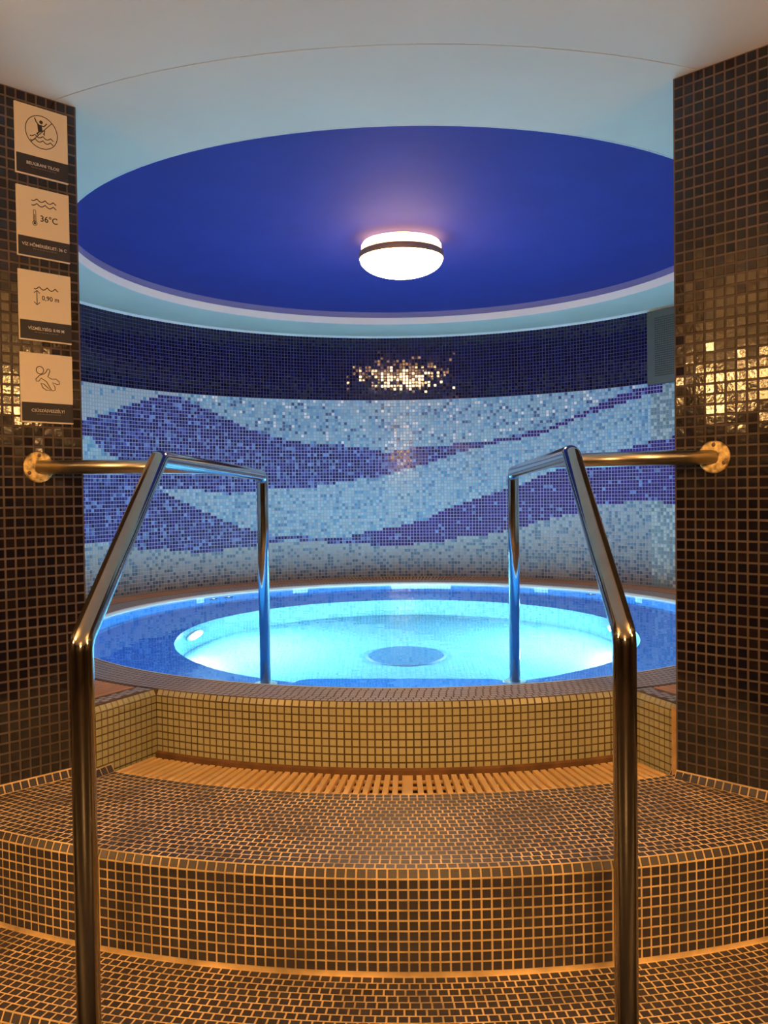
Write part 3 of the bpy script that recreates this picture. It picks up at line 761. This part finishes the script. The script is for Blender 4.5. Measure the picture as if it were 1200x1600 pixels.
def deck_grating(label, a0, a1):
    g = thing('wooden_grating', label, 'grating', tuple(pol((a0 + a1) / 2, Rm, ZR - 0.03)), 'wooden gratings round the pool deck')
    me0 = np.array([v_.co for v_ in s_thin.vertices]); fs = [tuple(p_.vertices) for p_ in s_thin.polygons]
    mb = MB(); a = a0 + 0.006
    L_ = RG - RO - 0.010
    while a < a1 - 0.004:
        q = me0.copy(); q[:, 1] *= L_ / SL
        ca, sa = math.cos(a), math.sin(a); c = pol(a, (RO + RG) / 2, ZR - 0.001)
        mb.add(np.stack([c[0] + q[:, 0] * ca - q[:, 1] * sa, c[1] + q[:, 0] * sa + q[:, 1] * ca, c[2] + q[:, 2]], 1), fs); a += ap * 0.93
    o = mb.build('slats', M['wood2'], g); o['kind'] = 'stuff'
    for R_ in (RO + 0.05, RO + 0.15):
        mb = MB(); nn = max(8, int((a1 - a0) * 30)); mb.tube([pol(a0 + 0.004 + (a1 - a0 - 0.008) * i / nn, R_, ZR - 0.0185) for i in range(nn + 1)], 0.006, 6); mb.build('rod', M['wood2'], g, smooth=True)
e0 = SB / RO + 0.003
deck_grating('brown wooden deck grating at the right of the pool, beside the right dark wall', NA0 + e0, math.radians(100))
deck_grating('long curved wooden deck grating at the foot of the mosaic back wall', math.radians(100), math.radians(260))
deck_grating('brown wooden deck grating at the left of the pool, beside the left dark wall', math.radians(260), NA1 - e0)

# ================================================================== HANDRAILS
def fillet(pts, rad, n=7):
    pts = [Vector(p_) for p_ in pts]; out = [pts[0]]
    for i in range(1, len(pts) - 1):
        a_, b_, c_ = pts[i - 1], pts[i], pts[i + 1]; d0 = (a_ - b_).normalized(); d1 = (c_ - b_).normalized()
        ang = d0.angle(d1); tl = rad / math.tan(ang / 2); p0, p1 = b_ + d0 * tl, b_ + d1 * tl
        cc = b_ + (d0 + d1).normalized() * (rad / math.sin(ang / 2))
        u = (p0 - cc).normalized(); w_ = (p1 - cc).normalized(); om = u.angle(w_)
        for k in range(n + 1):
            t = k / n; out.append(cc + (u * math.sin((1 - t) * om) + w_ * math.sin(t * om)) / math.sin(om) * rad)
    out.append(pts[-1]); return out
TR = 0.0217
def handrail(label, front, apex, back, fl_s, c0, U, Nn, bar_y):
    hr = thing('handrail', label, 'handrail', (front[0], front[1], 0.0), 'chrome entry handrails')
    zt = 1.457
    pts = [(front[0], front[1], 0.0), (front[0], front[1], 1.105), (apex[0], apex[1], zt), (back[0], back[1], zt - 0.012), (back[0], back[1], ZS)]
    mb = MB(); mb.tube(fillet(pts, 0.036), TR, 28); mb.build('bent_tube', M['chrome'], hr, smooth=True)
    mb = MB(); mb.lathe([(TR - 0.002, 0.012), (0.045, 0.010), (0.048, 0.0)], (front[0], front[1], 0), (1, 0, 0), (0, 1, 0), (0, 0, 1), 28); fix_normals(mb.build('foot_flange', M['steel'], hr))
    mb = MB(); mb.lathe([(TR - 0.002, 0.012), (0.045, 0.010), (0.048, 0.0)], (back[0], back[1], ZS), (1, 0, 0), (0, 1, 0), (0, 0, 1), 28); fix_normals(mb.build('foot_flange', M['steel'], hr))
    fp = c0 + U * fl_s + ZV * (zt + 0.003)
    t = (bar_y - apex[1]) / (back[1] - apex[1]); jx = apex[0] + (back[0] - apex[0]) * t
    mb = MB(); mb.tube([tuple(fp - Nn * 0.002), tuple(fp + (np.array([jx, bar_y, zt - 0.001]) - fp) * 0.5), (jx, bar_y, zt - 0.004)], TR * 0.98, 24); mb.build('wall_bar', M['steel'], hr, smooth=True)
    fl = MB(); fl.lathe([(0.0005, 0.007), (0.043, 0.007), (0.0465, 0.005), (0.0465, 0.0)], fp + Nn * 0.0012, U, ZV, Nn, 36)
    flo = fix_normals(fl.build('wall_flange', M['rust'], hr))
    for ang in (90, 210, 330):
        cc = fp + (U * math.cos(math.radians(ang)) + ZV * math.sin(math.radians(ang))) * 0.035 + Nn * 0.0082
        mb = MB(); mb.lathe([(0.0003, 0.003), (0.0045, 0.002), (0.006, 0.0)], cc, U, ZV, Nn, 12)
        so = fix_normals(mb.build('screw', M['screw'])); so.parent = flo; so.matrix_parent_inverse = flo.matrix_world.inverted()
    return hr
handrail('left chrome handrail with bar fixed below the four signs', (-0.556, 1.548), (-0.540, 2.046), (-0.482, 3.380), 0.140, L0, UL, NL, 2.585)
handrail('right chrome handrail with bar fixed to the right dark wall', (0.436, 1.548), (0.452, 2.046), (0.512, 3.365), 0.120, R0, UR, NR, 2.470)

# ================================================================== SIGNS
def font_mesh(txt, size, bold=0.0):
    cu = bpy.data.curves.new('t', 'FONT'); cu.body = txt; cu.size = size; cu.align_x = 'CENTER'; cu.align_y = 'CENTER'; cu.extrude = 0.0002; cu.offset = bold; cu.resolution_u = 3
    ob = bpy.data.objects.new('t', cu); COL.objects.link(ob); dg = bpy.context.evaluated_depsgraph_get(); dg.update()
    me = bpy.data.meshes.new_from_object(ob.evaluated_get(dg)); bpy.data.objects.remove(ob); bpy.data.curves.remove(cu); return me
SWID, SHGT = 0.160, 0.209
def stroke(mb, pts, wd, h=0.0004):
    pts = [np.array(p_, float) for p_ in pts]; n_ = len(pts); L_, R_ = [], []
    closed = np.allclose(pts[0], pts[-1])
    for i in range(n_):
        a_ = pts[i - 1] if i > 0 else (pts[-2] if closed else pts[0]); b_ = pts[i + 1] if i < n_ - 1 else (pts[1] if closed else pts[-1])
        d = b_ - a_; d /= np.linalg.norm(d) + 1e-12; nn = np.array([-d[1], d[0]]); L_.append(pts[i] + nn * wd / 2); R_.append(pts[i] - nn * wd / 2)
    v = [(q[0], q[1], h) for q in L_] + [(q[0], q[1], h) for q in R_] + [(q[0], q[1], -0.0005) for q in L_] + [(q[0], q[1], -0.0005) for q in R_]
    f = []
    for i in range(n_ - 1): f += [(n_ + i, n_ + i + 1, i + 1, i), (2 * n_ + i, i, i + 1, 2 * n_ + i + 1), (n_ + i, 3 * n_ + i, 3 * n_ + i + 1, n_ + i + 1)]
    mb.add(v, f)
def blob(mb, poly, h=0.0004):
    n_ = len(poly); mb.add([(x, y, h) for x, y in poly] + [(x, y, -0.0005) for x, y in poly], [tuple(range(n_))] + [(i, n_ + i, n_ + (i + 1) % n_, (i + 1) % n_) for i in range(n_)])
def circ(cx_, cy_, r, n_=28): return [(cx_ + r * math.cos(2 * math.pi * i / n_), cy_ + r * math.sin(2 * math.pi * i / n_)) for i in range(n_ + 1)]
def wave(x0, x1, y, amp, k=3, n_=40):
    return [(x0 + (x1 - x0) * i / n_, y + amp * (1 - 2 * abs(math.sin(math.pi * (k * i / n_ + 0.35))))) for i in range(n_ + 1)]
def W(x): return (x - 0.5) * SWID
def Hh(y): return (y - 0.5) * SHGT
LN = 0.0023
def sign(idx, label, words):
    zt, zb = SIGN_Z[idx]
    c = L0 + UL * 0.1105 + NL * 0.0016 + ZV * (zt + zb) / 2
    Mx = Matrix(((-UL[0], 0, NL[0], c[0]), (-UL[1], 0, NL[1], c[1]), (0, 1, 0, c[2]), (0, 0, 0, 1)))
    sg = bpy.data.objects.new('wall_sign', None); COL.objects.link(sg); sg.matrix_world = Mx; sg.empty_display_size = 0.05
    tag(sg, label, 'sign', 'signs on the left wall')
    def part(mb_or_me, name, mat, off=0.0, pos=None):
        me = mb_or_me if not isinstance(mb_or_me, MB) else mesh(name, mb_or_me.v, mb_or_me.f)
        me.materials.clear(); me.materials.append(mat)
        o = bpy.data.objects.new(name, me); COL.objects.link(o); o.parent = sg; o.location = pos or (0, 0, off); return o
    mb = MB(); mb.box((0, 0, 0), (1, 0, 0), (0, 1, 0), (0, 0, 1), SWID / 2, SHGT / 2, 0.0, 0.004); part(mb, 'plate', M['plate'])
    mb = MB(); mb.box((0.0015, Hh(0.155), 0), (1, 0, 0), (0, 1, 0), (0, 0, 1), SWID / 2 - 0.0015, 0.135 * SHGT, 0.004, 0.0046); part(mb, 'caption_strip', M['ink'])
    part(font_mesh(words, 0.0125, 0.0001), 'caption', M['sign_text'], pos=(0.002, Hh(0.175), 0.0048))
    mb = MB(); x = W(0.29)
    while x < W(0.72): l = random.uniform(0.004, 0.009); stroke(mb, [(x, Hh(0.125)), (x + l, Hh(0.125))], 0.0022, 0.0003); x += l + 0.002
    part(mb, 'small_print', M['sign_text2'], 0.0048)
    mb = MB()
    if idx == 0:
        R_ = 0.0485; cx_, cy_ = W(0.50), Hh(0.655)
        stroke(mb, circ(cx_, cy_, R_, 48), LN); dx = R_ * math.cos(math.radians(48)); dy = R_ * math.sin(math.radians(48))
        stroke(mb, [(cx_ + dx, cy_ + dy), (cx_ - dx, cy_ - dy)], LN)
        q = lambda x, y: (cx_ + x * R_, cy_ + y * R_)
        blob(mb, circ(*q(-0.02, 0.62), 0.0055, 16)[:-1])
        stroke(mb, [q(-0.42, 0.80), q(-0.33, 0.58), q(-0.18, 0.42)], 0.0032); stroke(mb, [q(0.34, 0.62), q(0.16, 0.40), q(-0.05, 0.40)], 0.0032)
        blob(mb, [q(-0.26, 0.46), q(0.02, 0.44), q(0.06, 0.10), q(-0.05, 0.0), q(-0.22, 0.02)])
        stroke(mb, [q(-0.08, 0.06), q(0.20, 0.14), q(0.14, -0.10), q(0.20, -0.12)], 0.0042); stroke(mb, [q(-0.14, 0.06), q(-0.16, -0.02), q(-0.30, -0.16), q(-0.22, -0.20)], 0.0042)
        stroke(mb, wave(cx_ - 0.74 * R_, cx_ + 0.74 * R_, cy_ - 0.30 * R_, 0.0035), LN * 1.1); stroke(mb, wave(cx_ - 0.72 * R_, cx_ + 0.72 * R_, cy_ - 0.56 * R_, 0.0035), LN * 1.1)
    elif idx == 1:
        stroke(mb, wave(W(0.28), W(0.75), Hh(0.83), 0.0038), LN * 1.2); stroke(mb, wave(W(0.28), W(0.75), Hh(0.765), 0.0038), LN * 1.2)
        x = W(0.335); stroke(mb, [(x - 0.0035, Hh(0.51)), (x - 0.0035, Hh(0.67)), (x - 0.002, Hh(0.685)), (x + 0.002, Hh(0.685)), (x + 0.0035, Hh(0.67)), (x + 0.0035, Hh(0.51))], 0.0015)
        stroke(mb, circ(x, Hh(0.495), 0.0065, 24), 0.0018); blob(mb, circ(x, Hh(0.495), 0.0036, 16)[:-1]); stroke(mb, [(x, Hh(0.50)), (x, Hh(0.62))], 0.0022)
        part(font_mesh('36°C', 0.0260, 0.0004), 'lettering', M['ink'], pos=(W(0.605), Hh(0.575), 0.0042))
    elif idx == 2:
        stroke(mb, wave(W(0.29), W(0.75), Hh(0.765), 0.0042), LN * 1.2)
        x = W(0.345); y0, y1 = Hh(0.52), Hh(0.725)
        stroke(mb, [(x, y0), (x, y1)], LN); stroke(mb, [(x - 0.009, y1 - 0.008), (x, y1), (x + 0.009, y1 - 0.008)], LN); stroke(mb, [(x - 0.009, y0 + 0.008), (x, y0), (x + 0.009, y0 + 0.008)], LN)
        part(font_mesh('0,90 m', 0.0195, 0.0003), 'lettering', M['ink'], pos=(W(0.605), Hh(0.625), 0.0042))
    else:
        cv = lambda x, y: (W((x - 162) / 413), Hh(1 - (y - 820 - (x - 160) * 0.09) / 556))
        stroke(mb, circ(*cv(315, 968), 0.0112, 28), LN)
        fig = [(345, 998), (362, 985), (374, 960), (388, 962), (394, 975), (376, 1022), (405, 1040), (440, 1040), (465, 1062), (468, 1080), (452, 1085), (410, 1068), (432, 1105), (432, 1130), (414, 1136), (398, 1122), (365, 1060), (322, 1032), (304, 1056), (286, 1056), (280, 1040), (312, 1008), (345, 998)]
        stroke(mb, [cv(*p_) for p_ in fig], LN)
        stroke(mb, [cv(*p_) for p_ in [(320, 1072), (334, 1108), (360, 1128), (400, 1136), (372, 1108), (345, 1080), (320, 1072)]], LN)
    part(mb, 'pictogram', M['ink'], 0.0042)
sign(0, 'topmost wall sign showing a crossed-out figure jumping into water', 'BEUGRANI TILOS!')
sign(1, 'second wall sign from the top, reading 36°C beside a thermometer', 'VÍZ HŐMÉRSÉKLET: 36 C')
sign(2, 'third wall sign from the top, showing water depth 0,90 m', 'VÍZMÉLYSÉG: 0.90 M')
sign(3, 'lowest wall sign, showing a slipping figure outline above the left bar', 'CSÚSZÁSVESZÉLY!')

# ================================================================== LOUDSPEAKER
sa0, sa1 = math.radians(127.0), math.radians(118.0)
q0, q1 = pol(sa0, RW - 0.03), pol(sa1, RW - 0.03); uu = (q1 - q0); sw = np.linalg.norm(uu); uu /= sw; nn = np.cross(uu, ZV)
if np.dot(nn, np.array([CX, CY, 0]) - q0) < 0: nn = -nn
cs = (q0 + q1) / 2; z0, z1 = 2.072, 2.560
sp = thing('wall_speaker', 'grey perforated loudspeaker panel high on the back wall beside the right wall', 'speaker', (cs[0], cs[1], z0))
mb = MB(); mb.box(cs + ZV * (z0 + z1) / 2, uu, ZV, nn, sw / 2, (z1 - z0) / 2, -0.055, 0.0); fix_normals(mb.build('housing', M['spk'], sp))
mb = MB(); nx, nz = 13, 27
for i in range(nx):
    for j in range(nz):
        mb.box(cs + uu * ((i + 0.5) / nx - 0.5) * sw * 0.62 + ZV * (z0 + z1 + ((j + 0.5) / nz - 0.5) * (z1 - z0) * 1.62) / 2, uu, ZV, nn, 0.0062, 0.0034, 0.0002, 0.0008)
o = fix_normals(mb.build('slots', M['black'], sp)); o['kind'] = 'stuff'
for sx in (-1, 1):
    for sz in (-1, 1):
        mb = MB(); mb.lathe([(0.0003, 0.003), (0.005, 0.002), (0.006, 0.0)], cs + uu * sx * (sw / 2 - 0.02) + ZV * ((z0 + z1) / 2 + sz * ((z1 - z0) / 2 - 0.022)), uu, ZV, nn, 10); fix_normals(mb.build('screw', M['screw'], sp))

# ================================================================== CEILING LAMPS
def ceiling_lamp(x, y, z, label, glow, upper, group=None, drop=0.0):
    lp = thing('ceiling_lamp', label, 'lamp', (x, y, z), group)
    if drop:
        mb = MB(); mb.tube([(x, y, z), (x, y, z - drop)], 0.012, 12); mb.build('stem', M['lampmetal'], lp, smooth=True); z -= drop
    E = ((1, 0, 0), (0, 1, 0), (0, 0, 1))
    mb = MB(); mb.lathe([(0.0005, 0.0), (0.150, 0.0), (0.150, -0.012), (0.0005, -0.012)], (x, y, z), *E, 48); fix_normals(mb.build('base_plate', M['lampmetal'], lp, angle=40))
    mb = MB(); mb.lathe([(0.140, -0.012), (0.196, -0.016), (0.205, -0.030), (0.207, -0.066)], (x, y, z), *E, 64); fix_normals(mb.build('upper_glass', upper, lp, smooth=True))
    mb = MB(); mb.lathe([(0.200, -0.066), (0.216, -0.066), (0.219, -0.082), (0.216, -0.098), (0.200, -0.098), (0.200, -0.066)], (x, y, z), *E, 64); fix_normals(mb.build('ring', M['lampmetal'], lp, angle=40))
    prof = [(0.212 * math.sin(math.pi / 2 * (1 - i / 14)) if i < 14 else 0.0005, -0.098 - 0.088 * math.sin(math.pi / 2 * i / 14) ** 1.0) for i in range(15)]
    mb = MB(); mb.lathe(prof, (x, y, z), *E, 64); fix_normals(mb.build('dome_glass', glow, lp, smooth=True))
ceiling_lamp(CX, 4.40, ZC2, 'round glowing ceiling lamp in the middle of the blue ceiling recess', M['glow_recess'], M['glow_upper'])
for x, y, wd in ((-1.75, 0.85, 'to the left of'), (1.75, 0.85, 'to the right of'), (0.0, -1.6, 'behind')):
    ceiling_lamp(x, y, ZC, 'round warm hall ceiling lamp ' + wd + ' the viewpoint', M['glow_rear' if y < 0 else 'glow_room'], M['glow_hall_upper'], 'hall ceiling lamps', 0.42)
def sconce(x, y, z, sgn, label):
    sc = thing('wall_lamp', label, 'lamp', (x, y, z), 'hall wall lamps')
    mb = MB(); mb.box((x, y, z), (0, 1, 0), (0, 0, 1), (sgn, 0, 0), 0.05, 0.09, 0.0, 0.02); fix_normals(mb.build('back_plate', M['lampmetal'], sc))
    mb = MB(); mb.lathe([(0.0005, -0.13), (0.05, -0.125), (0.085, -0.09), (0.095, 0.0), (0.085, 0.09), (0.05, 0.125), (0.0005, 0.13)], (x + sgn * 0.115, y, z), (1, 0, 0), (0, 1, 0), (0, 0, 1), 32); fix_normals(mb.build('glass_shade', M['glow_sconce'], sc, smooth=True))
sconce(X0, 0.56, 2.20, 1, 'warm wall lamp on the left hall wall'); sconce(X1, 0.56, 2.20, -1, 'warm wall lamp on the right hall wall')
